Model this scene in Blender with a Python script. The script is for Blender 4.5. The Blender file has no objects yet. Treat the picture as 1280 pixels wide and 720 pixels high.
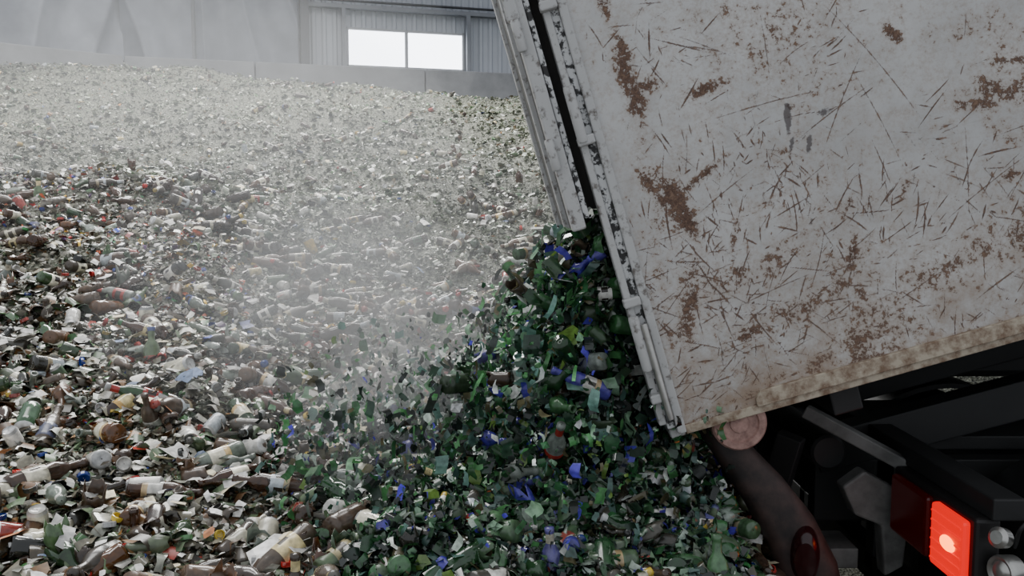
import bpy, bmesh, math, numpy as np
from mathutils import Vector, Matrix
rng=np.random.default_rng(7)
R=rng.random
scene=bpy.context.scene

# ---------------------------------------------------------------- helpers
def lin(c):
    c=np.asarray(c,float)/255.
    return np.where(c<=.04045,c/12.92,((c+.055)/1.055)**2.4)
def sstep(t):
    t=np.clip(t,0,1); return t*t*(3-2*t)
TAB=np.random.default_rng(3).random((256,256))
def vn(x,y,s=0):
    x=np.asarray(x,float)+s*17.3+1000; y=np.asarray(y,float)+s*9.1+1000
    xi=np.floor(x).astype(int); yi=np.floor(y).astype(int)
    fx=sstep(x-xi); fy=sstep(y-yi)
    a=TAB[xi%256,yi%256]; b=TAB[(xi+1)%256,yi%256]; c=TAB[xi%256,(yi+1)%256]; d=TAB[(xi+1)%256,(yi+1)%256]
    return (a*(1-fx)+b*fx)*(1-fy)+(c*(1-fx)+d*fx)*fy
def fbm(x,y,s=0,o=4):
    r=0;a=.5;f=1.
    for i in range(o):
        r=r+a*(vn(x*f,y*f,s+i)-.5); a*=.5; f*=2.03
    return r
def np_mesh(name,V,loops,totals,mat,col=None,smooth=None,rough=None):
    me=bpy.data.meshes.new(name)
    V=np.ascontiguousarray(V,dtype=np.float32); loops=np.asarray(loops,dtype=np.int32); totals=np.asarray(totals,dtype=np.int32)
    me.vertices.add(len(V)); me.vertices.foreach_set('co',V.ravel())
    me.loops.add(len(loops)); me.loops.foreach_set('vertex_index',loops)
    me.polygons.add(len(totals))
    st=np.concatenate([[0],np.cumsum(totals)[:-1]]).astype(np.int32)
    me.polygons.foreach_set('loop_start',st); me.polygons.foreach_set('loop_total',totals)
    if smooth is None: smooth=np.zeros(len(totals),bool)
    me.polygons.foreach_set('use_smooth',np.broadcast_to(smooth,(len(totals),)).astype(bool))
    me.update(calc_edges=True)
    if col is not None:
        a=me.attributes.new('Col','FLOAT_COLOR','FACE')
        c=np.ones((len(totals),4),np.float32); c[:,:3]=col
        a.data.foreach_set('color',c.ravel())
    if rough is not None:
        a=me.attributes.new('Rgh','FLOAT','FACE'); a.data.foreach_set('value',np.asarray(rough,np.float32))
    me.materials.append(mat)
    ob=bpy.data.objects.new(name,me); scene.collection.objects.link(ob)
    return ob
class Acc:
    def __init__(s): s.V=[];s.L=[];s.T=[];s.C=[];s.S=[];s.R=[];s.n=0
    def add(s,V,F,C,smooth,rough):
        n,k,_=V.shape; m,q=F.shape
        idx=(F[None]+ (np.arange(n)*k)[:,None,None])+s.n
        s.V.append(V.reshape(-1,3)); s.L.append(idx.ravel()); s.T.append(np.full(n*m,q))
        s.C.append(np.broadcast_to(C,(n,m,3)).reshape(-1,3)); s.S.append(np.full(n*m,smooth))
        s.R.append(np.repeat(np.broadcast_to(rough,(n,)),m)); s.n+=n*k
    def make(s,name,mat):
        return np_mesh(name,np.concatenate(s.V),np.concatenate(s.L),np.concatenate(s.T),mat,np.concatenate(s.C),np.concatenate(s.S),np.concatenate(s.R))
def rotm(a,b,c):
    ca,sa,cb,sb,cc,sc=np.cos(a),np.sin(a),np.cos(b),np.sin(b),np.cos(c),np.sin(c)
    z=np.zeros_like(a);o=z+1
    Rz=np.stack([ca,-sa,z,sa,ca,z,z,z,o],-1).reshape(-1,3,3)
    Ry=np.stack([cb,z,sb,z,o,z,-sb,z,cb],-1).reshape(-1,3,3)
    Rx=np.stack([o,z,z,z,cc,-sc,z,sc,cc],-1).reshape(-1,3,3)
    return Rz@Ry@Rx

def mat_new(name):
    m=bpy.data.materials.new(name); m.use_nodes=True
    nt=m.node_tree; b=nt.nodes['Principled BSDF']; return m,nt,b
def mat_simple(name,c,rough=.6,metal=0,var=.25,scale=8,bump=.1,emit=None,es=0,c2=None,detail=6,p0=.35,p1=.65):
    m,nt,b=mat_new(name); N=nt.nodes; L=nt.links
    tc=N.new('ShaderNodeTexCoord'); no=N.new('ShaderNodeTexNoise'); no.inputs['Scale'].default_value=scale; no.inputs['Detail'].default_value=detail
    no.inputs['Roughness'].default_value=.62
    L.new(tc.outputs['Object'],no.inputs['Vector'])
    cr=N.new('ShaderNodeValToRGB'); c=lin(c); 
    d=c*(1-var) if c2 is None else lin(c2)
    cr.color_ramp.elements[0].position=p0; cr.color_ramp.elements[1].position=p1
    cr.color_ramp.elements[0].color=(*d,1); cr.color_ramp.elements[1].color=(*c,1)
    L.new(no.outputs['Fac'],cr.inputs['Fac']); L.new(cr.outputs['Color'],b.inputs['Base Color'])
    b.inputs['Roughness'].default_value=rough; b.inputs['Metallic'].default_value=metal
    if bump:
        bu=N.new('ShaderNodeBump'); bu.inputs['Strength'].default_value=bump; bu.inputs['Distance'].default_value=.02
        L.new(no.outputs['Fac'],bu.inputs['Height']); L.new(bu.outputs['Normal'],b.inputs['Normal'])
    if emit is not None:
        b.inputs['Emission Color'].default_value=(*lin(emit),1); b.inputs['Emission Strength'].default_value=es
    return m
def mat_glass(name='broken_glass_mix',transl=0.0):
    m,nt,b=mat_new(name); N=nt.nodes; L=nt.links
    at=N.new('ShaderNodeAttribute'); at.attribute_name='Col'
    ar=N.new('ShaderNodeAttribute'); ar.attribute_name='Rgh'
    tc=N.new('ShaderNodeTexCoord'); no=N.new('ShaderNodeTexNoise'); no.inputs['Scale'].default_value=45; no.inputs['Detail'].default_value=3
    L.new(tc.outputs['Object'],no.inputs['Vector'])
    mr=N.new('ShaderNodeMapRange'); mr.inputs['From Min'].default_value=.3; mr.inputs['From Max'].default_value=.7; mr.inputs['To Min'].default_value=.55; mr.inputs['To Max'].default_value=1.25
    L.new(no.outputs['Fac'],mr.inputs['Value'])
    vm=N.new('ShaderNodeVectorMath'); vm.operation='SCALE'
    L.new(at.outputs['Color'],vm.inputs[0]); L.new(mr.outputs[0],vm.inputs['Scale'])
    L.new(vm.outputs[0],b.inputs['Base Color']); L.new(ar.outputs['Fac'],b.inputs['Roughness'])
    b.inputs['Specular IOR Level'].default_value=.7
    if transl:
        tr=N.new('ShaderNodeBsdfTranslucent'); L.new(vm.outputs[0],tr.inputs['Color'])
        mx=N.new('ShaderNodeMixShader'); mx.inputs[0].default_value=transl
        L.new(b.outputs[0],mx.inputs[1]); L.new(tr.outputs[0],mx.inputs[2]); L.new(mx.outputs[0],N['Material Output'].inputs['Surface'])
    return m
GL=mat_glass(); GLT=mat_glass('airborne_green_glass',.3)

def add_mesh(name,V,F,mat,parent=None,smooth=False,bevel=0,mw=None):
    me=bpy.data.meshes.new(name); me.from_pydata([tuple(v) for v in V],[],F); me.update()
    me.materials.append(mat)
    if smooth: me.polygons.foreach_set('use_smooth',[True]*len(me.polygons))
    ob=bpy.data.objects.new(name,me); scene.collection.objects.link(ob)
    if mw is not None: ob.matrix_world=mw
    if bevel:
        b=ob.modifiers.new('bevel','BEVEL'); b.width=bevel; b.segments=2
    if parent: ob.parent=parent
    return ob
BF=[(0,3,2,1),(4,5,6,7),(0,1,5,4),(1,2,6,5),(2,3,7,6),(3,0,4,7)]
def box(name,lo,hi,mat,parent=None,bevel=.006,rot=None):
    lo=Vector(lo);hi=Vector(hi); c=(lo+hi)/2; h=(hi-lo)/2
    V=[(-h.x,-h.y,-h.z),(h.x,-h.y,-h.z),(h.x,h.y,-h.z),(-h.x,h.y,-h.z),(-h.x,-h.y,h.z),(h.x,-h.y,h.z),(h.x,h.y,h.z),(-h.x,h.y,h.z)]
    ob=add_mesh(name,V,BF,mat,parent,bevel=bevel)
    ob.location=c
    if rot: ob.rotation_euler=rot
    return ob
def beam(name,p,q,w,h,mat,parent=None,bevel=.006):
    p=Vector(p);q=Vector(q);d=q-p;l=d.length
    V=[(0,-w/2,-h/2),(l,-w/2,-h/2),(l,w/2,-h/2),(0,w/2,-h/2),(0,-w/2,h/2),(l,-w/2,h/2),(l,w/2,h/2),(0,w/2,h/2)]
    ob=add_mesh(name,V,BF,mat,parent,bevel=bevel)
    x=d.normalized(); y=Vector((0,0,1)).cross(x)
    if y.length<1e-3: y=Vector((0,1,0))
    y.normalize(); z=x.cross(y)
    ob.matrix_local=Matrix.Translation(p)@Matrix((x,y,z)).transposed().to_4x4()
    return ob
def lathe(name,prof,mat,parent=None,p=(0,0,0),axis=(0,1,0),seg=32,smooth=True):
    V=[];F=[];k=len(prof)
    for (r,z) in prof:
        for i in range(seg):
            a=2*math.pi*i/seg; V.append((r*math.cos(a),r*math.sin(a),z))
    for j in range(k-1):
        for i in range(seg):
            F.append((j*seg+i,j*seg+(i+1)%seg,(j+1)*seg+(i+1)%seg,(j+1)*seg+i))
    F.append(tuple(range(seg))[::-1]); F.append(tuple((k-1)*seg+i for i in range(seg)))
    ob=add_mesh(name,V,F,mat,parent)
    for pl in ob.data.polygons[:-2]: pl.use_smooth=smooth
    md=ob.modifiers.new('es','EDGE_SPLIT'); md.split_angle=math.radians(35)
    ax=Vector(axis).normalized()
    ob.matrix_local=Matrix.Translation(p)@ax.to_track_quat('Z','Y').to_matrix().to_4x4()
    return ob
def sweep(name,pts,rad,mat,parent=None):
    cu=bpy.data.curves.new(name,'CURVE'); cu.dimensions='3D'; cu.bevel_depth=rad; cu.bevel_resolution=4; cu.use_fill_caps=True
    sp=cu.splines.new('BEZIER'); sp.bezier_points.add(len(pts)-1)
    for b,p in zip(sp.bezier_points,pts): b.co=p; b.handle_left_type=b.handle_right_type='AUTO'
    cu.materials.append(mat)
    ob=bpy.data.objects.new(name,cu); scene.collection.objects.link(ob)
    if parent: ob.parent=parent
    return ob

# ---------------------------------------------------------------- camera
cam_d=bpy.data.cameras.new('camera'); cam=bpy.data.objects.new('camera',cam_d); scene.collection.objects.link(cam)
cam.location=(0,0,2); cam.rotation_euler=(math.radians(85),0,0); cam_d.lens=30.94; cam_d.sensor_width=36; cam_d.clip_start=.05
scene.camera=cam

# ---------------------------------------------------------------- terrain
LY=[0,.6,1.2,2.4,3,3.6,4.5,6,7.5,8.3,10,13,17,18.5,25]; LZ=[0,.15,.6,.97,1.18,1.36,1.52,1.82,2.32,2.15,2.42,3.35,4.75,4.9,4.9]
CY=[0,.6,1.2,2.4,3.8,5.0,5.5,7.5,10.5,16,17.5,25]; CZ=[0,.12,.5,.85,1.05,1.28,1.29,1.80,2.68,4.07,4.2,4.2]
def heap(x,y): return np.exp(-np.abs((x-.12)/.70)**3-np.abs((y-3.15)/1.02)**3.5)*(1-sstep((x-.6)/.45))
def H(x,y,fine=True):
    s=-x/np.maximum(y,1.5)
    w=sstep((s-.03)/.45)
    z=np.interp(y,LY,LZ)*w+np.interp(y,CY,CZ)*(1-w)
    z=z+.20*heap(x,y)+.05*np.exp(-((x-.1)/.5)**2-((y-3.5)/.5)**2)
    z=z+.40*fbm(x*.55,y*.55,1,3)*sstep((y-1)/4)+.22*fbm(x*1.8,y*1.8,5,3)*sstep(y/2)
    if fine: z=z+.06*fbm(x*9,y*9,9,3)
    z=z*(1-sstep((x-.65)/.9)*sstep((6.8-y)/1.5))
    return z
C0=np.array([-8.65,20.0]); db=np.array([.9607,.2776]); dl=np.array([-.762,-.648])
def inside(x,y,mrg=.15):
    nb=np.array([-db[1],db[0]]); a=(x-C0[0])*nb[0]+(y-C0[1])*nb[1]
    nl=np.array([dl[1],-dl[0]]); b=(x-C0[0])*nl[0]+(y-C0[1])*nl[1]
    return (a<-mrg)&(b<-mrg)
ty=np.exp(np.linspace(math.log(.5),math.log(24),520)); sx=np.linspace(-1.15,1.0,520)
Yg,Sg=np.meshgrid(ty,sx,indexing='ij'); Xg=Sg*(Yg*.93+1.2)
Zg=H(Xg,Yg)
def quadgrid(nr,nc):
    i=np.arange(nr*nc).reshape(nr,nc)
    return np.stack([i[:-1,:-1],i[:-1,1:],i[1:,1:],i[1:,:-1]],-1).reshape(-1,4)
Q=quadgrid(*Xg.shape); ok=inside(Xg.ravel(),Yg.ravel()); Q=Q[ok[Q].all(1)]
used=np.unique(Q); rm=np.zeros(Xg.size,int); rm[used]=np.arange(len(used))
Vg=np.stack([Xg.ravel(),Yg.ravel(),np.maximum(Zg.ravel()-.015,.003)],-1)[used]; Q=rm[Q]

def soil_mat():
    m,nt,b=mat_new('crushed_glass_fines'); N=nt.nodes; L=nt.links
    tc=N.new('ShaderNodeTexCoord'); vo=N.new('ShaderNodeTexVoronoi'); vo.inputs['Scale'].default_value=60
    L.new(tc.outputs['Object'],vo.inputs['Vector'])
    cr=N.new('ShaderNodeValToRGB'); e=cr.color_ramp.elements
    e[0].color=(*lin((48,48,40)),1); e[1].color=(*lin((150,151,138)),1)
    e.new(.5).color=(*lin((94,96,82)),1)
    sp=N.new('ShaderNodeSeparateColor'); L.new(vo.outputs['Color'],sp.inputs[0]); L.new(sp.outputs[0],cr.inputs['Fac'])
    L.new(cr.outputs['Color'],b.inputs['Base Color']); b.inputs['Roughness'].default_value=.6
    bu=N.new('ShaderNodeBump'); bu.inputs['Distance'].default_value=.02; bu.inputs['Strength'].default_value=.8
    L.new(vo.outputs['Distance'],bu.inputs['Height']); L.new(bu.outputs['Normal'],b.inputs['Normal'])
    return m
pile=bpy.data.objects.new('glass_pile',None); scene.collection.objects.link(pile)
o=np_mesh('crushed_fines',Vg,Q.ravel(),np.full(len(Q),4),soil_mat(),smooth=True); o.parent=pile

def ycrest(s): return np.interp(s,[.05,.17,.3,.45,.6],[4.6,5,6,7.5,8.3])
def sample(n,y0,y1):
    y=np.exp(R(n)*math.log(y1/y0))*y0; x=(R(n)*1.5-.78)*(y+.4)
    k=inside(x,y,.25)&~((x>1.15)&(y<6.5)); return x[k],y[k]
def pal(cols,ws,n):
    c=lin(np.array(cols)); w=np.array(ws,float); i=rng.choice(len(w),n,p=w/w.sum()); out=c[i]
    return out*(.6+.75*R((n,1)))
P_back=([(124,130,112),(146,151,134),(182,186,174),(82,88,70),(222,222,216),(80,112,72),(112,98,70),(165,115,70),(70,90,140)],[38,30,11,22,2,6,7,1.2,.5])
P_left=([(116,112,98),(172,169,158),(222,218,208),(62,54,40),(84,58,32),(98,114,88),(142,144,132),(124,90,52),(170,60,45),(60,80,150),(66,110,62)],[32,10,6,24,14,14,18,7,.8,.7,3])
P_colr=([(225,222,215),(190,188,185),(200,90,50),(220,180,70),(60,75,160),(60,45,35),(170,50,50),(120,115,105),(110,80,120),(60,120,80)],[20,14,5,5,3.5,28,4,24,3,4])
P_frsh=([(30,50,38),(42,82,50),(68,116,70),(118,150,122),(30,36,33),(70,62,165),(170,184,172),(224,228,222),(80,76,56),(70,98,90),(100,128,60)],[28,22,13,8,26,4,6,3,8,16,2])
def region_cols(x,y,n):
    s=-x/np.maximum(y,1.5); c=pal(*P_left,n)
    b=pal(*P_back,n); far=y>ycrest(s)+.4*(R(n)-.5); c[far]=b[far]
    cc=pal(*P_colr,n); m=(~far)&(y>ycrest(s)-2.3)&(s>.3)&(R(n)<.6); c[m]=cc[m]
    m2=(~far)&(y>ycrest(s)-.5)&(s<=.3)&(R(n)<.5); c[m2]=cc[m2]
    f=pal(*P_frsh,n); m=(heap(x,y)+.3*(R(n)-.5)>.4); c[m]=f[m]
    t=1+1.9*fbm(x*.9,y*.9,21,3)+1.2*fbm(x*4,y*4,31,2)
    return c*np.clip(t,.4,1.5)[:,None]
OCT=np.array([(1,0,0),(-1,0,0),(0,1,0),(0,-1,0),(0,0,1),(0,0,-1)],float)
OF=np.array([(0,2,4),(2,1,4),(1,3,4),(3,0,4),(2,0,5),(1,2,5),(3,1,5),(0,3,5)])
def chunks(acc,x,y,z,size,c,flat=.5,rough=None,el=None):
    n=len(x); V=OCT[None]*(.55+.75*R((n,6,1)))+.25*(R((n,6,3))-.5)
    sc=np.stack([.7+.6*R(n),.5+.6*R(n),flat*(.5+R(n))],-1)*size[:,None]
    V=V*sc[:,None,:]
    M=rotm(R(n)*6.28,(R(n)-.5)*2,(R(n)-.5)*2)
    V=np.einsum('nij,nkj->nki',M,V)+np.stack([x,y,z],-1)[:,None,:]
    C=c[:,None,:]*(.75+.5*R((n,8,1)))
    acc.add(V,OF,C,False,.15+.5*R(n) if rough is None else rough)
SHF=np.array([(0,1,5,4),(1,2,6,5),(2,3,7,6)])
def shards(acc,x,y,z,size,c,curl=.7,rough=None,M=None,asp=None,tilt=1.3,smooth=True):
    n=len(x); T=np.array([(-1,-.7,0),(-.35,-.8,0),(.35,-.8,0),(1,-.7,0),(-1,.7,0),(-.35,.8,0),(.35,.8,0),(1,.7,0)],float)
    V=T[None]+.6*(R((n,8,3))-.5)*np.array([.7,1,.1]); cv=curl*(R((n,1))+.1)*np.where(R((n,1))<.75,1,-1); V[:,[1,2,5,6],2]+=cv
    a=(.45+.6*R(n)) if asp is None else asp
    V=V*np.stack([size,size*a,size],-1)[:,None,:]
    if M is None: M=rotm(R(n)*6.28,(R(n)-.5)*tilt,(R(n)-.5)*tilt)
    V=np.einsum('nij,nkj->nki',M,V)+np.stack([x,y,z],-1)[:,None,:]
    C=c[:,None,:]*(.85+.3*R((n,3,1)))
    acc.add(V,SHF,C,smooth,.1+.35*R(n) if rough is None else rough)
def lathe_t(prof,seg):
    a=np.arange(seg)*2*math.pi/seg
    V=np.array([[(r*math.cos(t),r*math.sin(t),z) for t in a] for r,z in prof]).reshape(-1,3)
    F=[];P=[]
    for j in range(len(prof)-1):
        for i in range(seg): F.append((j*seg+i,j*seg+(i+1)%seg,(j+1)*seg+(i+1)%seg,(j+1)*seg+i)); P.append((j,i))
    return V,np.array(F),np.array(P)
BOT=[(.002,.004),(.03,0),(.033,.012),(.033,.045),(.0337,.046),(.0337,.065),(.0337,.095),(.0337,.112),(.033,.113),(.033,.14),(.027,.163),(.016,.18),(.0135,.188),(.0138,.212),(.0135,.218),(.0155,.222),(.0155,.236),(.002,.238)]
BRK=[(.002,.004),(.03,0),(.033,.012),(.033,.045),(.033,.08),(.0325,.1),(.031,.1),(.03,.05),(.029,.012),(.002,.012)]
NEK=[(.030,.14),(.033,.14),(.027,.163),(.016,.18),(.0135,.188),(.0138,.212),(.0135,.218),(.0155,.222),(.0155,.236),(.010,.236),(.010,.19),(.024,.163)]
CAN=[(.002,.006),(.024,.0),(.033,.01),(.033,.04),(.033,.08),(.033,.11),(.026,.12),(.027,.122),(.025,.118),(.002,.118)]
CAP=[(.002,0),(.016,0),(.0165,.004),(.0165,.012),(.014,.0125),(.013,.004),(.002,.003)]
def place(acc,T,x,y,z,scale,glass,label,cap,kind,upright=.0,seg=14,M=None):
    V0,F,P=lathe_t(T,seg); n=len(x); ln=max(p[1] for p in T)+min(p[1] for p in T)
    V=np.repeat(V0[None],n,0); V[:,:,2]-=ln/2
    if kind=='brk':
        jit=(R((n,seg))-.5)*.07; V=V.reshape(n,len(T),seg,3); V[:,5,:,2]+=jit; V[:,6,:,2]+=jit; V[:,4,:,2]+=np.minimum(jit,0); V=V.reshape(n,-1,3)
    if kind=='nek':
        jit=(R((n,seg))-.6)*.05; V=V.reshape(n,len(T),seg,3); V[:,0,:,2]+=jit; V[:,1,:,2]+=jit; V=V.reshape(n,-1,3)
    V=V*scale[:,None,None]
    if M is None:
        tilt=math.pi/2+(R(n)-.5)*1.0; up=R(n)<upright; tilt=np.where(up,(R(n)-.5)*1.2,tilt)
        M=rotm(R(n)*6.28,tilt,R(n)*0)@rotm(R(n)*6.28,R(n)*0,R(n)*0)
    V=np.einsum('nij,nkj->nki',M,V)+np.stack([x,y,z],-1)[:,None,:]
    C=np.repeat(glass[:,None,:],len(F),1).copy()
    j=P[:,0]; i=P[:,1]
    if kind=='bot':
        haslab=R(n)<.82; lm=(j>=4)&(j<=6)
        C[np.ix_(haslab,lm)]=label[haslab][:,None,:]
        dark=lm&(j==5)&(i%14<11)
        dm=haslab[:,None]&dark[None]&(R((n,len(F)))<.42); C[dm]=lin((50,40,35))
        band=lm&(j==4); bm=haslab&(R(n)<.5); C[np.ix_(bm,band)]=(label[bm]*np.array([.8,.6,.35]))[:,None,:]
        nk=(j>=12)&(j<=13); hn=R(n)<.4; C[np.ix_(hn,nk)]=label[hn][:,None,:]
        hc=R(n)<.45; cm=j>=14; C[np.ix_(hc,cm)]=cap[hc][:,None,:]
    if kind=='can':
        lm=(j>=2)&(j<=4); C[:,lm]=label[:,None,:]
    dst=(R(n)**1.8*.35)[:,None,None]; C=C*(1-dst)+lin((124,120,108))*dst
    rough=.06+.16*R(n)+dst[:,0,0]*.5
    acc.add(V,F,C,kind!='cap',rough)
GLS=([(62,34,14),(44,26,14),(86,52,22),(34,62,32),(66,96,54),(124,134,122),(148,156,148),(28,28,24)],[36,24,15,8,6,8,5,11])
LAB=([(228,222,200),(232,229,222),(220,202,148),(205,172,80),(170,50,42),(195,203,210),(70,85,140),(70,110,76)],[34,28,13,3.5,4,10,2,2])
CAPC=([(190,40,35),(210,180,60),(200,200,200),(30,60,140),(40,40,40),(40,120,60)],[3,2,5,2,3,1])

bl=Acc()
x,y=sample(140000,1.5,19.5); n=len(x)
sz=(.008+.017*R(n)**1.9)*(1+.028*np.maximum(y-3,0))
chunks(bl,x,y,H(x,y)+sz*.2,sz,region_cols(x,y,n))
x,y=sample(62000,1.5,19.5); n=len(x)
sz=(.010+.028*R(n)**2.2)*(1+.028*np.maximum(y-3,0))
shards(bl,x,y,H(x,y)+sz*.35,sz,region_cols(x,y,n))
x,y=sample(4400,1.6,19); k=((heap(x,y)<.3)|(R(len(x))<.06))&((y<8)|(R(len(x))<.5)); x,y=x[k],y[k]; n=len(x)
sz=.010+.045*R(n)**3
shards(bl,x,y,H(x,y)+.03+sz*.2,sz,pal([(232,230,226),(205,203,198),(238,225,190),(190,120,70),(120,140,175)],[10,8,3,.8,.8],n),curl=.3,rough=np.full(n,.65),tilt=1.1,smooth=False)
bl.make('broken_glass_cullet',GL).parent=pile

bt=Acc()
def bottles(n0,y0,y1,sc0,sc1,f=.018):
    x,y=sample(n0,y0,y1); k=(heap(x,y)<.3)|(R(len(x))<.12); x,y=x[k],y[k]; n=len(x)
    s=sc0+(sc1-sc0)*R(n); place(bt,BOT,x,y,H(x,y)+f*s,s,pal(*GLS,n),pal(*LAB,n)*1.08,pal(*CAPC,n),'bot',.04)
bottles(620,1.9,7.5,.85,1.2,.018); bottles(300,6,18,.8,1.2)
x,y=sample(700,1.9,12); k=heap(x,y)<.35; x,y=x[k],y[k]; n=len(x); s=.7+.5*R(n); place(bt,BRK,x,y,H(x,y)+.01,s,pal(*GLS,n),pal(*LAB,n),pal(*CAPC,n),'brk',.2)
x,y=sample(500,1.9,9); k=heap(x,y)<.35; x,y=x[k],y[k]; n=len(x); s=.8+.4*R(n); place(bt,NEK,x,y,H(x,y)+.015,s,pal(*GLS,n),pal(*LAB,n),pal(*CAPC,n),'nek',.2)
x,y=sample(420,2.5,18); n=len(x); s=.6+.5*R(n); g=pal([(200,200,200),(220,218,212)],[1,1],n)
place(bt,CAN,x,y,H(x,y)+.02,s,g,pal(*LAB,n),g,'can',.1)
x,y=sample(800,1.8,10); n=len(x); s=.8+.6*R(n); place(bt,CAP,x,y,H(x,y)+.03,s,pal(*CAPC,n),g[:1].repeat(n,0),g[:1].repeat(n,0),'cap',.6,seg=12)
n=130; x=-1.0+1.3*R(n); x=np.concatenate([x,-2.9+2.2*R(70)]); n=len(x); y=5.4+.3*(R(n)-.5)+np.where(x<-.9,(-.9-x)*.85,0)
s=.95+.3*R(n); place(bt,BOT,x,y,H(x,y)+.05,s,pal(GLS[0][:4],[4,4,2,2],n)*.8,pal(*LAB,n),pal(*CAPC,n),'bot',.05)
bt.make('discarded_bottles',GL).parent=pile

# ---------------------------------------------------------------- truck frame / container frame
TIP=math.radians(16.3); YAW=math.radians(-1)
truck=bpy.data.objects.new('tipper_truck',None); scene.collection.objects.link(truck)
MB=Matrix.Translation((.558,2.8,1.31))@Matrix.Rotation(YAW,4,'Z')@Matrix.Rotation(-TIP,4,'Y')
body=bpy.data.objects.new('container_body',None); scene.collection.objects.link(body); body.parent=truck; body.matrix_local=MB
LEN=5.2; WID=2.35; HT=2.25

MBn=np.array(MB)
st=Acc()
def stream(n,kind):
    w=.06+1.9*R(n)**1.3; v=.03+.68*R(n)**.8; t=.52*R(n)**.8
    L0=np.stack([-.02-.05*R(n),w,v,np.ones(n)],-1)@MBn.T
    vx=.2+1.05*R(n)**1.3*(.5+v); vz0=-.4*R(n)
    spread=t*t*1.6
    x=L0[:,0]-vx*t+spread*(rng.normal(size=n)*.35-.16); y=L0[:,1]+rng.normal(size=n)*spread*.5-.5*t*t; z=L0[:,2]+vz0*t-4.9*t*t+np.abs(rng.normal(size=n))*spread*.4
    vel=np.stack([-vx,.2*(R(n)-.5),vz0-9.8*t],-1)
    k=(z>H(x,y)+.0)&(y>2.45)&~((x>.62)&(z<1.2)&(y<3.0))
    x,y,z,vel=x[k],y[k],z[k],vel[k]; n=len(x); c=pal(*P_frsh,n)
    t2=1+3.0*fbm(x*4,z*4+y,41,3)
    c=c*np.clip(t2*1.6,.35,2.8)[:,None]
    c=np.minimum(c,.9)
    if kind==0: chunks(st,x,y,z,.008+.018*R(n)**1.5,c,rough=.08+.3*R(n))
    elif kind==1: shards(st,x,y,z,.009+.032*R(n)**1.9,c,tilt=5,rough=.05+.25*R(n))
    elif kind==2:
        d=vel/np.linalg.norm(vel,axis=1)[:,None]; yaw=np.arctan2(d[:,1],d[:,0]); pit=-np.arcsin(d[:,2])
        shards(st,x,y,z,.02+.03*R(n),c*1.3,M=rotm(yaw,pit,R(n)*6.28),asp=.15+.3*R(n),rough=.05+.2*R(n))
    else:
        s=.6+.4*R(n); M=rotm(R(n)*6.28,R(n)*6.28,R(n)*6.28)
        place(st,(BOT,NEK,BRK)[kind-3],x,y,z,s,pal([(34,75,40),(62,112,66),(58,40,24),(150,160,152),(66,58,165)],[4,3,1.5,1.5,.9],n),pal(*LAB,n),pal(*CAPC,n),('bot','nek','brk')[kind-3],M=M)
stream(12000,0); stream(11000,1); stream(4000,2); stream(120,3); stream(330,4); stream(380,5)
n=9000; u=.02+1.6*R(n)**1.5; w=.05+2.2*R(n); v=.02+(.68-.1*u)*R(n)**.6
L0=np.stack([u,w,v,np.ones(n)],-1)@MBn.T
shards(st,L0[:,0],L0[:,1],L0[:,2],.015+.03*R(n),pal(*P_frsh,n),tilt=5)
n=4600; a=R(n)*6.28; r=R(n)**.7; x=-.05+.85*r*np.cos(a); y=3.2+.9*r*np.sin(a); z=H(x,y)+.02+.36*R(n)**2.0
k=(x<.8); x,y,z=x[k],y[k],z[k]; n=len(x)
c=pal(*P_frsh,n)*1.4
shards(st,x,y,z,.006+.02*R(n)**2,c,tilt=5,rough=.05+.25*R(n))
st.make('falling_glass_stream',GLT)
fh=Acc(); n=24000; x=.1+1.5*(R(n)-.5)*1.1; y=3.1+2.2*(R(n)-.5); k=(heap(x,y)>.25+.3*R(n))&(x<.9); x,y=x[k],y[k]; n=len(x)
shards(fh,x,y,H(x,y)+.01+.03*R(n),.009+.022*R(n)**2,pal(*P_frsh,n)*.8,tilt=2.5,rough=.06+.3*R(n))
n=150; x=.1+1.3*(R(n)-.5); y=3.1+1.9*(R(n)-.5); k=x<.8; x,y=x[k],y[k]; n=len(x); s=.7+.35*R(n)
place(fh,BOT,x,y,H(x,y)+.015,s,pal([(30,70,38),(50,100,58),(34,30,20),(60,54,160)],[5,4,3,1],n),pal(*LAB,n),pal(*CAPC,n),'bot',.1)
n=340; x=.1+1.3*(R(n)-.5); y=3.1+1.9*(R(n)-.5); k=x<.8; x,y=x[k],y[k]; n=len(x); s=.7+.4*R(n)
place(fh,BRK,x,y,H(x,y)+.015,s,pal([(30,70,38),(50,100,58),(34,30,20),(130,142,132),(60,54,160)],[5,4,3,1.5,.7],n),pal(*LAB,n),pal(*CAPC,n),'brk',.3)
fh.make('fresh_green_glass',GL).parent=pile

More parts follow.
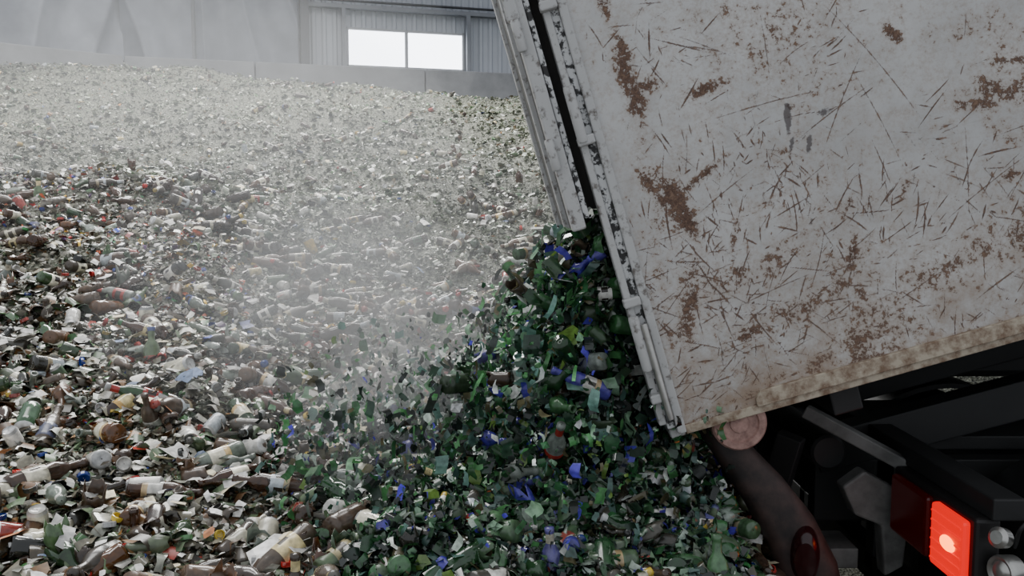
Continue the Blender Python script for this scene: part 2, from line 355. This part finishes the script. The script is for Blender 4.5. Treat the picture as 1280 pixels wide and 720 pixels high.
# ---------------------------------------------------------------- painted panel
def paint_mat():
    m,nt,b=mat_new('scratched_white_paint'); N=nt.nodes; L=nt.links
    tc=N.new('ShaderNodeTexCoord'); 
    def noise(sc,det=8,ro=.6,vec=None):
        n=N.new('ShaderNodeTexNoise'); n.inputs['Scale'].default_value=sc; n.inputs['Detail'].default_value=det; n.inputs['Roughness'].default_value=ro
        L.new(vec or tc.outputs['Object'],n.inputs['Vector']); return n.outputs['Fac']
    def mth(op,a,b_=None,c=None):
        n=N.new('ShaderNodeMath'); n.operation=op
        for i,v in enumerate((a,b_,c)):
            if v is None: continue
            if isinstance(v,(int,float)): n.inputs[i].default_value=v
            else: L.new(v,n.inputs[i])
        return n.outputs[0]
    def mr(v,a,b_,c=0,d=1):
        n=N.new('ShaderNodeMapRange'); n.interpolation_type='SMOOTHSTEP'; L.new(v,n.inputs['Value'])
        for k,q in zip(('From Min','From Max','To Min','To Max'),(a,b_,c,d)): n.inputs[k].default_value=q
        return n.outputs[0]
    def mix(f,a,b_):
        n=N.new('ShaderNodeMix'); n.data_type='RGBA'
        L.new(f,n.inputs['Factor'])
        for i,v in ((6,a),(7,b_)):
            if isinstance(v,tuple): n.inputs[i].default_value=(*lin(v),1)
            else: L.new(v,n.inputs[i])
        return n.outputs[2]
    def att(nm):
        a=N.new('ShaderNodeAttribute'); a.attribute_name=nm; return a.outputs['Fac']
    ru=att('rust'); dk=att('dark'); di=att('dirt'); sc_=att('scratch')
    base=mix(mr(noise(2.2,6),.3,.7),(180,179,178),(202,201,200))
    base=mix(mth('MULTIPLY',mr(noise(11,8,.7),.45,.75),.35),base,(146,138,130))
    base=mix(mth('MULTIPLY',di,mr(noise(7,8,.7),.3,.65)),base,(148,128,110))
    mp=N.new('ShaderNodeMapping'); mp.inputs['Scale'].default_value=(1.5,1,22); mp.inputs['Rotation'].default_value=(0,.5,0); L.new(tc.outputs['Object'],mp.inputs['Vector'])
    base=mix(mth('MULTIPLY',mr(noise(4,8,.75,mp.outputs[0]),.56,.7),.4),base,(146,142,138))
    n1=noise(48,10,.75); n2=noise(140,6,.7); n3=noise(14,8,.7)
    nn=mth('ADD',mth('MULTIPLY',n1,.5),mth('ADD',mth('MULTIPLY',n2,.2),mth('MULTIPLY',n3,.3)))
    t=mth('ADD',ru,mth('MULTIPLY',mth('SUBTRACT',nn,.5),3.0))
    rm0=mr(t,.44,.52)
    ts=mth('ADD',sc_,mth('MULTIPLY',mth('SUBTRACT',n1,.5),1.2))
    rm_=mth('MAXIMUM',rm0,mr(ts,.28,.62,0,.95))
    rustc=mix(mr(n2,.35,.65),(76,56,48),(112,88,74))
    rustc=mix(mr(n1,.5,.65),rustc,(134,108,90))
    col=mix(mth('MULTIPLY',mr(t,.12,.5),.45),base,(158,138,120))
    col=mix(rm_,col,rustc)
    td=mth('ADD',dk,mth('MULTIPLY',mth('SUBTRACT',nn,.5),1.6))
    col=mix(mr(td,.42,.6,0,.85),col,(78,70,70))
    L.new(col,b.inputs['Base Color']); L.new(mr(rm_,0,1,.42,.85),b.inputs['Roughness'])
    bu=N.new('ShaderNodeBump'); bu.inputs['Strength'].default_value=.4; bu.inputs['Distance'].default_value=.004
    L.new(mth('SUBTRACT',noise(3,3),mth('MULTIPLY',rm_,.3)),bu.inputs['Height']); L.new(bu.outputs['Normal'],b.inputs['Normal'])
    return m
PAINT=paint_mat()
ug=np.concatenate([np.arange(0,1.7,.003),np.linspace(1.7,LEN,60)]); vg=np.concatenate([np.arange(0,1.9,.003),np.linspace(1.9,HT,8)])
U,Vv=np.meshgrid(ug,vg,indexing='ij')
rust=np.zeros_like(U); dark=np.zeros_like(U); scr=np.zeros_like(U)
ct,stn=math.cos(TIP),math.sin(TIP)
def loc(dx,dz): return ct*dx+stn*dz, -stn*dx+ct*dz
def blob(A,dx,dz,la,lb,ang,s):
    u0,v0=loc(dx,dz); a=math.radians(ang)-TIP
    du,dv=U-u0,Vv-v0; p=du*math.cos(a)+dv*math.sin(a); q=-du*math.sin(a)+dv*math.cos(a)
    A[:]=np.maximum(A,s*np.exp(-.5*((p/la)**2+(q/lb)**2)))
for b in [(-.19,1.09,.16,.035,-70,.60),(-.21,1.19,.08,.02,-65,.6),(-.14,1.08,.06,.03,0,.56),(-.05,.72,.10,.045,-60,.68),(-.12,.78,.07,.03,-40,.6),(0,.66,.06,.03,-70,.66),(.04,.8,.10,.014,40,.62),(-.09,.66,.05,.03,-70,.5),
          (.01,.37,.13,.03,80,.58),(-.02,.3,.06,.04,30,.52),(.0,.47,.04,.03,30,.5),(-.28,1.36,.10,.02,-75,.56),(.05,1.07,.09,.022,20,.56),(.02,.78,.08,.012,45,.5),(.62,1.24,.035,.02,-40,.70),
          (.98,1.07,.18,.05,5,.5),(1.04,1.16,.14,.016,5,.58),(.88,1.02,.08,.025,0,.56),(1.1,1.28,.04,.05,60,.55),(.52,.55,.08,.018,85,.58),(.5,.7,.06,.012,70,.5),(1.07,1.38,.05,.04,0,.5),
          (.13,.48,.12,.05,20,.48),(.2,.3,.08,.025,15,.58),(.55,.43,.05,.02,-50,.6),(.68,.75,.03,.015,80,.58),(.8,.5,.2,.09,20,.42),(.42,.42,.22,.07,30,.46),(1.0,.6,.22,.08,10,.44),
          (.15,.62,.07,.012,80,.58),(.3,.88,.03,.02,0,.45),(1.0,.8,.05,.015,30,.55),(-.1,.5,.03,.05,0,.44),(.6,.3,.25,.05,17,.42),(.3,.55,.1,.05,40,.48),(.85,1.25,.15,.05,10,.38),(1.15,.9,.05,.15,10,.44),(.45,.2,.3,.05,17,.42)]: blob(rust,*b)
for b in [(.305,.98,.05,.012,95,.8),(.32,.9,.03,.01,80,.65),(.375,.9,.035,.01,85,.7),(.42,1.0,.03,.015,20,.65),(.39,.66,.03,.01,80,.5),(.7,.9,.05,.005,-50,.5)]: blob(dark,*b)
def scratch(A,dx,dz,L_,ang,wd,s,curve=0):
    u0,v0=loc(dx,dz); a=math.radians(ang)-TIP; cx,cy=math.cos(a),math.sin(a)
    u1,v1=u0+L_*cx,v0+L_*cy; lo_u,hi_u=min(u0,u1)-.03,max(u0,u1)+.03; lo_v,hi_v=min(v0,v1)-.03,max(v0,v1)+.03
    i0,i1=np.searchsorted(ug,[lo_u,hi_u]); j0,j1=np.searchsorted(vg,[lo_v,hi_v])
    if i1<=i0 or j1<=j0: return
    du=U[i0:i1,j0:j1]-u0; dv=Vv[i0:i1,j0:j1]-v0
    p=du*cx+dv*cy; q=-du*cy+dv*cx-curve*p*(L_-p)
    tp=np.clip(np.minimum(p,L_-p)/(.35*L_),0,1)
    f=np.exp(-(q/(wd*(.5+.5*tp)))**2)*((p>0)&(p<L_))*s*(.5+.5*tp)
    A[i0:i1,j0:j1]=np.maximum(A[i0:i1,j0:j1],f)
for c_ in range(110):
    cx_=-.25+1.45*R(); cz_=.02+1.4*R()
    if R()<.65: cz_=.05+.6*R()+.27*cx_
    a0=rng.choice([40,70,-50,15,100,-25]); sp_=.03+.09*R()
    for k in range(int(4+22*R()**1.5)):
        scratch(scr,cx_+rng.normal()*sp_,cz_+rng.normal()*sp_,.01+.05*rng.exponential(),a0+rng.normal()*25,.0018+.0024*R()**2,.4+.45*R(),(R()-.5)*3)
for q in [(.3,1.42,.75,-48),(.28,.86,.42,38),(.0,.65,.3,40),(.45,1.2,.5,-60),(.7,1.4,.3,60),(.85,1.0,.35,-85),(.55,.95,.25,-65),(.9,.9,.3,20),(.2,1.35,.3,-80),(.6,.35,.35,35),(.1,.35,.4,25),(.0,.95,.5,15),(.4,.8,.5,70),(.75,.6,.5,40),(-.1,1.25,.3,-20)]:
    scratch(scr,*q,.003,.62,.2)
for k in range(300):
    scratch(dark,-.3+1.5*R(),.05+1.4*R(),.03+.3*R()**2,rng.choice([35,-50,80])+rng.normal()*12,.0022,.45+.15*R(),(R()-.5))
dirt=np.clip(.75*np.exp(-Vv/.16)+.45*np.exp(-Vv/.5),0,1)
rust=np.maximum(rust,.45*np.exp(-Vv/.04))
rust=np.maximum(rust,.23+.5*np.clip(fbm(U*3,Vv*3,77,3),-.1,.3)+.1*np.exp(-Vv/.5))
QP=quadgrid(*U.shape)[:, ::-1]
pan=np_mesh('side_panel',np.stack([U.ravel(),np.zeros(U.size)-.002,Vv.ravel()],-1),QP.ravel()[::-1].copy(),np.full(len(QP),4),PAINT)
for nm,A in (('rust',rust),('dark',dark),('dirt',dirt),('scratch',scr)):
    a=pan.data.attributes.new(nm,'FLOAT','POINT'); a.data.foreach_set('value',A.ravel().astype(np.float32))
pan.parent=body
M_white=mat_simple('chipped_white_steel',(184,183,182),.5,0,scale=30,c2=(104,96,90),detail=12,p0=.34,p1=.46)
M_strip=mat_simple('worn_black_white_edge',(205,205,205),.5,0,scale=34,c2=(38,36,36),detail=12,p0=.45,p1=.51)
M_rail=mat_simple('rusty_cream_rail',(182,170,152),.6,0,scale=26,c2=(122,98,78),detail=12,p0=.38,p1=.6)
M_dark=mat_simple('container_interior_dark',(44,41,40),.8,0,scale=5)
M_blk=mat_simple('chassis_black',(30,30,31),.6,0,scale=6)
M_gry=mat_simple('dusty_grey_steel',(124,124,122),.6,0,scale=7,c2=(80,80,78))
M_skin=mat_simple('tailgate_grey_paint',(84,82,80),.6,0,scale=9,c2=(50,48,46),detail=10)
M_rub=mat_simple('tyre_rubber',(26,26,26),.85,0,scale=12)
M_stl=mat_simple('bright_steel',(190,188,184),.3,.8,scale=12)
B=body
box('far_side_panel',(0,WID-.05,0),(LEN,WID,HT),M_dark,B)
box('near_side_backing',(0,.0,.01),(LEN,.04,HT),M_dark,B,bevel=0)
box('floor_plate',(0,.0,-.03),(LEN,WID,.015),M_dark,B)
box('roof_plate',(0,0,HT-.04),(LEN,WID,HT),M_white,B)
box('front_bulkhead',(LEN-.05,0,0),(LEN,WID,HT),M_dark,B)
def prism(name,pts,y0,y1,mat,par,bevel=.003):
    n=len(pts); V=[(p[0],y0,p[1]) for p in pts]+[(p[0],y1,p[1]) for p in pts]
    F=[tuple(range(n)),tuple(range(2*n-1,n-1,-1))]+[(i,i+n,(i+1)%n+n,(i+1)%n) for i in range(n)]
    return add_mesh(name,V,F,mat,par,bevel=bevel)
prism('bottom_rail',[(.24,-.005),(.24,.02),(.262,.045),(LEN,.05),(LEN,-.005)],-.018,.03,M_rail,B)
prism('bottom_rail_flange',[(.0,-.03),(0,.0),(LEN,.0),(LEN,-.03)],-.006,.08,M_rail,B)
for i in range(4): box('floor_crossmember_%d'%i,(.5+i*1.1,.1,-.14),(.6+i*1.1,WID-.1,-.03),M_blk,B)
box('underframe_rail_near',(.25,.65,-.2),(LEN,.75,-.03),M_blk,B); box('underframe_rail_far',(.25,1.6,-.2),(LEN,1.7,-.03),M_blk,B)
box('rear_post_flange',(-.028,-.02,-.02),(.0,.09,HT),M_white,B,bevel=.004)
box('rear_post_channel',(-.055,.0,.0),(-.028,.07,HT),M_strip,B,bevel=.003)
box('rear_post_lip',(-.078,-.012,.02),(-.055,.05,HT),M_white,B,bevel=.004)
box('rear_post_far',(-.085,WID-.1,.0),(0,WID,HT),M_white,B)
box('rear_sill',(-.05,.02,-.04),(.0,WID,.02),M_white,B)
box('rear_header',(-.085,0,HT-.12),(0,WID,HT),M_white,B)
for i,v in enumerate((.3,1.05,1.62)):
    lathe('latch_bar_%d'%i,[(.015,-.09),(.017,-.08),(.017,.08),(.015,.09)],M_white,B,(-.068,-.033,v),(0,0,1),20)
lathe('locking_tube',[(.011,-.16),(.012,-.15),(.012,.15),(.011,.16)],M_stl,B,(-.042,-.038,.2),(0,0,1),16)
for i,v in enumerate((.1,.42,.95,1.38)):
    box('hinge_block_%d'%i,(-.085,-.04,v),(-.03,-.0,v+.03),M_white,B,bevel=.005)
g=bpy.data.objects.new('tailgate',None); scene.collection.objects.link(g); g.parent=B; 
gb=.70
box('tailgate_panel',(-.155,.04,gb),(-.135,WID-.9,HT),M_dark,g)
box('tailgate_edge_post',(-.175,-.02,gb),(-.13,.05,HT),M_white,g,bevel=.006)
box('tailgate_edge_rib',(-.128,-.0,gb+.03),(-.11,.05,HT),M_strip,g,bevel=.003)
box('tailgate_outer_skin',(-.164,.06,gb),(-.155,WID-.9,HT),M_skin,g)
box('tailgate_inner_post',(-.182,.42,gb),(-.16,.5,HT),M_white,g,bevel=.004)
box('tailgate_far_post',(-.182,WID-1.0,gb),(-.135,WID-.9,HT),M_white,g,bevel=.004)
for i,v in enumerate((.95,1.33,1.52)): lathe('tailgate_hinge_%d'%i,[(.012,-.05),(.015,-.045),(.015,.045),(.012,.05)],M_white,g,(-.17,-.035,v),(0,0,1),18)
box('tailgate_latch',(-.19,-.03,1.38),(-.15,.0,1.47),M_white,g)
M_rol=mat_simple('worn_pink_roller',(180,144,134),.5,0,scale=30,c2=(130,98,90))
for nm,w0 in (('near',.02),('far',2.15)):
    lathe('roller_'+nm,[(.02,-.006),(.03,-.006),(.032,0),(.06,0),(.064,-.008),(.084,-.008),(.09,0),(.09,.14),(.08,.15)],M_rol,B,(.175,w0,-.05),(0,1,0),40)
box('roller_bracket',(.1,.17,-.14),(.26,.2,.0),M_blk,B)

# ---------------------------------------------------------------- chassis
T=truck
box('chassis_rail_near',(1.25,3.55,.72),(7.5,3.63,.98),M_blk,T); box('chassis_rail_far',(1.25,4.4,.72),(7.5,4.48,.98),M_blk,T)
for i,xx in enumerate((1.3,2.2,3.2)): box('chassis_crossmember_%d'%i,(xx,3.6,.76),(xx+.1,4.42,.94),M_blk,T)
beam('lift_arm_near',(1.25,3.6,1.0),(3.6,3.66,1.62),.12,.16,M_blk,T); beam('lift_arm_far',(1.25,4.4,1.0),(3.6,4.46,1.62),.12,.16,M_blk,T)
lathe('tipping_pivot',[(.06,-.6),(.07,-.59),(.07,.59),(.06,.6)],M_blk,T,(1.25,4.0,1.05),(0,1,0))
beam('hydraulic_ram',(2.0,3.9,.8),(3.4,3.95,1.45),.1,.1,M_gry,T)
box('subframe_plate',(1.2,3.66,.99),(6,4.38,1.05),M_blk,T)
box('tool_locker',(1.75,3.75,.35),(2.6,4.3,.98),M_blk,T)
box('gap_blocker_box',(1.9,4.6,1.12),(5.5,5.05,1.95),M_blk,T,bevel=.04)  # added black box, blocks the bright gap seen behind the chassis
box('rear_lamp_crossbar',(1.46,2.6,1.06),(1.56,5.1,1.13),M_blk,T)
box('rear_bumper_beam',(1.5,2.8,.45),(1.6,5.0,.57),M_blk,T)
box('bumper_hanger_near',(1.5,3.55,.5),(1.58,3.63,1.1),M_blk,T); box('bumper_hanger_far',(1.5,4.4,.5),(1.58,4.48,1.1),M_blk,T)
box('mudflap_near',(1.62,2.7,.3),(1.64,3.4,1.05),M_rub,T,bevel=.002); box('mudflap_far',(1.62,4.5,.3),(1.64,5.15,1.05),M_rub,T,bevel=.002)
box('added_dark_plate',(1.02,3.72,.2),(1.05,5.1,1.2),M_blk,T)  # black plate added to darken the view below the container
def wheel(nm,x,y0,y1):
    w=y1-y0; r=.5
    lathe('tyre_'+nm,[(.27,0),(.44,-.0),(.48,.02),(r,.05),(r,w/2-.01),(r-.015,w/2),(r,w/2+.01),(r,w-.05),(.48,w-.02),(.44,w),(.27,w)],M_rub,T,(x,y0,.5),(0,1,0),48)
    lathe('rim_'+nm,[(.05,-.02),(.1,-.02),(.12,.03),(.2,.05),(.25,-.0),(.275,-.005),(.275,w)],M_gry,T,(x,y0,.5),(0,1,0),32)
for i,xx in enumerate((2.3,3.55)):
    wheel('near_%d'%i,xx,2.8,3.35); wheel('far_%d'%i,xx,4.6,5.15)
def guard(nm,x,y0,y1,a0,a1,mat):
    V=[];F=[];n=18
    for i in range(n+1):
        a=math.radians(a0+(a1-a0)*i/n)
        for r in (.6,.575):
            for yy in (y0,y1): V.append((x+r*math.cos(a),yy,.5+r*math.sin(a)))
    for i in range(n):
        k=i*4
        F+= [(k,k+1,k+5,k+4),(k+3,k+2,k+6,k+7),(k+2,k,k+4,k+6),(k+1,k+3,k+7,k+5)]
    F+=[(0,2,3,1),(n*4,n*4+1,n*4+3,n*4+2)]
    add_mesh('mudguard_'+nm,V,F,mat,T,smooth=False)
guard('near',2.3,2.78,3.4,15,165,M_blk); guard('far',2.3,4.55,5.18,15,165,M_blk)
prism('rear_bracket',[(1.24,.97),(1.32,1.03),(1.50,.93),(1.48,.66),(1.41,.62),(1.39,.82),(1.29,.86)],3.22,3.30,M_gry,T,bevel=.01)
box('bracket_foot',(1.12,3.3,.62),(1.34,3.5,.7),M_gry,T)
beam('bracket_strut',(1.1,3.4,1.12),(1.02,3.45,.75),.08,.1,M_blk,T); beam('bracket_strut_b',(1.15,3.4,1.22),(1.5,3.2,1.04),.05,.05,M_gry,T)
M_hous=mat_simple('lamp_housing_black',(28,26,26),.5)
M_lit=mat_simple('lit_red_lens',(180,6,4),.3,emit=(255,6,3),es=1.0,var=.1,bump=0)
M_hot=mat_simple('lit_bulb_core',(255,120,40),.3,emit=(255,110,20),es=7,var=.05,bump=0)
M_dred=mat_simple('faint_glow_red_lens',(60,9,8),.2,var=.2,bump=0,emit=(160,14,8),es=.02)  # dark lens with a faint red glow put in by emission
M_dred2=mat_simple('dark_red_lens',(46,16,18),.2,var=.2,bump=0)
box('lamp_housing',(1.42,2.62,.81),(1.5,3.2,1.06),M_hous,T,bevel=.012)
box('lamp_lens_lit',(1.395,2.65,.83),(1.43,2.86,1.04),M_lit,T,bevel=.012)
for i in range(6): box('lens_rib_%d'%i,(1.392,2.66,.85+.032*i),(1.398,2.85,.856+.032*i),M_lit,T,bevel=.001)
lathe('lamp_bulb_glow',[(.008,-.012),(.02,-.01),(.028,-.004),(.03,0),(.03,.01)],M_hot,T,(1.393,2.735,.94),(1,0,0),24)
bpy.data.objects['lamp_bulb_glow'].scale=(1.5,.8,1)
box('lamp_lens_dark',(1.395,2.89,.83),(1.43,3.17,1.04),M_dred,T,bevel=.012)
lathe('marker_lamp_body',[(.03,.06),(.045,.05),(.05,0),(.046,-.008),(.036,-.004),(.034,.0),(.02,-.012),(.005,-.015)],M_stl,T,(1.47,2.56,.92),(1,.3,0),32)
lathe('marker_lamp_small',[(.02,.04),(.03,.03),(.032,0),(.02,-.01)],M_stl,T,(1.45,2.55,1.03),(1,.5,-.3),24)
sweep('lamp_cable',[(1.5,2.55,1.0),(1.5,2.5,1.09),(1.56,2.55,1.07),(1.62,2.6,1.0)],.006,M_blk,T)
def skid():
    pts=[(.68,3.02,1.28),(.78,3.0,1.15),(.87,2.98,1.04),(.95,2.96,.92),(1.01,2.95,.78),(1.04,2.95,.60)]
    V=[];F=[];seg=20
    for i,p in enumerate(pts):
        a=Vector(pts[max(i-1,0)]);b=Vector(pts[min(i+1,len(pts)-1)]); t=(b-a).normalized(); side=Vector((0,1,0)); nrm=t.cross(side).normalized()
        hw=.08;hh=.05+.014*i
        for k in range(seg):
            an=2*math.pi*k/seg; c,s=math.cos(an),math.sin(an)
            V.append(tuple(Vector(p)+side*hw*math.copysign(abs(c)**.6,c)+nrm*hh*math.copysign(abs(s)**.6,s)))
    for i in range(len(pts)-1):
        for k in range(seg): F.append((i*seg+k,i*seg+(k+1)%seg,(i+1)*seg+(k+1)%seg,(i+1)*seg+k))
    F.append(tuple(range(seg))[::-1]); F.append(tuple((len(pts)-1)*seg+k for k in range(seg)))
    ob=add_mesh('rear_skid_arm',V,F,mat_simple('rusty_brown_arm',(66,50,46),.6,scale=14,c2=(32,26,25)),T,smooth=True)
skid()
lathe('skid_lens',[(.01,-.03),(.035,-.028),(.045,-.015),(.05,.01),(.05,.08)],M_dred2,T,(.985,2.87,.84),(.25,1,.2),28)
bpy.data.objects['skid_lens'].scale=(1,2.0,1)

# ---------------------------------------------------------------- building
M_conc=mat_simple('concrete_blocks',(138,139,142),.85,scale=1.6,c2=(116,117,120),bump=.05)
M_floor=mat_simple('concrete_floor',(75,73,70),.8,scale=1.2,c2=(55,53,51))
M_clad=mat_simple('corrugated_cladding',(166,170,178),.5,scale=.8,var=.12,bump=0)
M_tarp=mat_simple('grey_insulation_sheet',(132,136,146),.6,scale=1.1,c2=(102,106,116),bump=.1)
M_girt=mat_simple('galvanised_girt',(112,115,122),.5,scale=3,var=.15)
M_col=mat_simple('steel_column',(52,54,60),.5,scale=3)
box('floor',(-18,-4,-.1),(16,26,0),M_floor,bevel=0)
def wallframe(origin,d):
    x=Vector((d[0],d[1],0)).normalized(); z=Vector((0,0,1)); y=z.cross(x)
    return Matrix.Translation((origin[0],origin[1],0))@Matrix((x,y,z)).transposed().to_4x4()
MWb=wallframe(C0,db)
CH=5.45
LB=24
def wbox(name,lo,hi,mat,MW,parent,bevel=.01):
    ob=box(name,lo,hi,mat,None,bevel); ob.matrix_world=MW@Matrix.Translation((Vector(lo)+Vector(hi))/2); 
    if parent: ob.parent=parent; ob.matrix_parent_inverse=Matrix()
    return ob
wb=bpy.data.objects.new('wall_back',None); scene.collection.objects.link(wb)
for i in range(6): wbox('concrete_block_%d'%i,(i*4-1.2+.015 if i else 0,0,0),(i*4+2.8-.015,.4,CH),M_conc,MWb,wb,.02)
wl=bpy.data.objects.new('wall_left',None); scene.collection.objects.link(wl)
dlr=(-dl[0],-dl[1]); OL=C0+dl*12
MWl=wallframe(OL,dlr)
for i in range(3): wbox('concrete_block_left_%d'%i,(i*4+.015,0,0),(i*4+4-.015,.4,CH),M_conc,MWl,wl,.02)
WX0,WX1,WZ0,WZ1=4.95,7.9,5.5,6.46
def clad(nm,x0,x1,z0,z1):
    per=.25; xs=[];ys=[]; x=x0
    while x<x1:
        for f,yy in ((0,0),(.45,0),(.6,-.05),(.85,-.05)):
            xx=x+f*per
            if xx<x1: xs.append(xx);ys.append(yy)
        x+=per
    xs.append(x1);ys.append(ys[-1])
    V=[(a,b+.55,z0) for a,b in zip(xs,ys)]+[(a,b+.55,z1) for a,b in zip(xs,ys)]; n=len(xs)
    F=[(i,i+1,i+1+n,i+n) for i in range(n-1)]
    ob=add_mesh(nm,V,F,M_clad,None); ob.matrix_world=MWb; ob.parent=wb
clad('cladding_a',-.5,WX0,0,11); clad('cladding_b',WX1,LB,0,11); clad('cladding_c',WX0,WX1,0,WZ0); clad('cladding_d',WX0,WX1,WZ1,11)
ob=wbox('cladding_left',(0,.55,0),(12,.6,11),M_clad,MWl,wl)
wbox('girt_top',(4.0,.3,6.86),(LB,.48,6.96),M_girt,MWb,wb); wbox('girt_upper',(4.0,.3,8.4),(LB,.48,8.55),M_girt,MWb,wb)
wbox('girt_sill',(4.0,.38,5.42),(LB,.48,5.5),M_girt,MWb,wb)
wbox('girt_mid',(4.0,.3,7.03),(LB,.42,7.07),M_col,MWb,wb)
for i,xx in enumerate((3.85,12.2,20)): wbox('column_%d'%i,(xx,.05,CH),(xx+.2,.5,11),M_col,MWb,wb)
wbox('window_post_l',(WX0-.12,.3,5.45),(WX0-.02,.5,6.88),M_girt,MWb,wb); wbox('window_post_r',(WX1+.02,.3,5.45),(WX1+.12,.5,6.88),M_girt,MWb,wb)
win=bpy.data.objects.new('window_1',None); scene.collection.objects.link(win)
M_pane=mat_simple('daylit_pane',(240,245,250),.3,var=.02,bump=0,emit=(240,246,255),es=7)
M_frame=mat_simple('window_frame_white',(150,152,156),.4,var=.1)
wbox('pane',(WX0,.56,WZ0),(WX1,.58,WZ1),M_pane,MWb,win,0)
for nm,lo,hi in (('frame_l',(WX0,.48,WZ0),(WX0+.06,.56,WZ1)),('frame_r',(WX1-.06,.48,WZ0),(WX1,.56,WZ1)),('frame_t',(WX0,.48,WZ1-.06),(WX1,.56,WZ1)),('frame_b',(WX0,.48,WZ0),(WX1,.56,WZ0+.06)),('mullion',((WX0+WX1)/2-.04,.48,WZ0),((WX0+WX1)/2+.04,.56,WZ1))):
    wbox(nm,lo,hi,M_frame,MWb,win)
def drape(name,x0,x1,MW,seed,yoff=.12):
    nx,nz=140,50; a=np.linspace(x0,x1,nx); b=np.linspace(CH-.05,11,nz); A,Bz=np.meshgrid(a,b,indexing='ij')
    ph=A*2.6+.9*(Bz-CH)*np.sin(A*.8+seed)
    Yd=yoff+.26*np.abs(np.sin(ph+seed))**.7+.07*np.sin(ph*2.3+1)+.4*fbm(A*.7+Bz*.5,Bz*.35,seed,3)
    V=np.stack([A.ravel(),np.clip(Yd.ravel(),-.1,.5),Bz.ravel()],-1); q=quadgrid(nx,nz)
    ob=np_mesh(name,V,q.ravel(),np.full(len(q),4),M_tarp,smooth=True); ob.matrix_world=MW; return ob
drape('insulation_curtain',-.1,1.42,MWb,2); drape('insulation_curtain',1.52,3.8,MWb,5); drape('insulation_curtain',5,12.1,MWl,8)

# ---------------------------------------------------------------- light
w=bpy.data.worlds.new('world'); scene.world=w; w.use_nodes=True
bg=w.node_tree.nodes['Background']; bg.inputs[0].default_value=(.89,.94,1,1); bg.inputs[1].default_value=.82
def area(nm,loc_,sx_,sy_,e,rot=(0,0,0),col=(1,1,1)):
    l=bpy.data.lights.new(nm,'AREA'); l.shape='RECTANGLE'; l.size=sx_; l.size_y=sy_; l.energy=e; l.color=col
    o=bpy.data.objects.new(nm,l); o.location=loc_; o.rotation_euler=rot; scene.collection.objects.link(o)
area('roof_light',(-4,14,10.5),9,3,2500,(math.radians(-22),0,0),(1,.99,.96))
area('roof_light',(-3,5,9),6,2,420,(math.radians(-10),0,0),(1,.99,.97))

# ---------------------------------------------------------------- dust : overlapping thin homogeneous puffs
def dust(nm,c,r,den,seed):
    m=bpy.data.materials.new('airborne_dust'); m.use_nodes=True; nt=m.node_tree; N=nt.nodes
    N.remove(N['Principled BSDF']); vs=N.new('ShaderNodeVolumeScatter'); vs.inputs['Color'].default_value=(.96,.97,.98,1); vs.inputs['Density'].default_value=den
    nt.links.new(vs.outputs[0],N['Material Output'].inputs['Volume'])
    bm=bmesh.new(); bmesh.ops.create_icosphere(bm,subdivisions=4,radius=1)
    for v in bm.verts:
        p=v.co; f=1+.5*float(fbm(np.array(p.x*1.3+seed),np.array(p.y*1.3+p.z*1.7),seed,3)); v.co=Vector((p.x*r[0]*f,p.y*r[1]*f,p.z*r[2]*f))
    me=bpy.data.meshes.new(nm); bm.to_mesh(me); bm.free(); me.materials.append(m)
    ob=bpy.data.objects.new(nm,me); ob.location=c; scene.collection.objects.link(ob); ob.parent=dc
dc=bpy.data.objects.new('dust_cloud',None); scene.collection.objects.link(dc)
dust('puff_a',(-.8,4.3,1.65),(1.15,1.4,.85),.08,1); dust('puff_b',(-.65,4.0,1.45),(.75,.9,.55),.14,2); dust('puff_c',(-.95,4.6,1.7),(.55,.8,.45),.14,3); dust('puff_e',(-.4,3.6,1.3),(.42,.55,.38),.28,7)
dust('puff_g',(-.45,3.15,1.2),(.38,.4,.33),.3,11)
dust('puff_d',(-3.2,8.5,2.7),(2.8,3.6,1.3),.035,5); dust('puff_f',(-3.8,12,3.9),(3.2,4,1.3),.018,6)
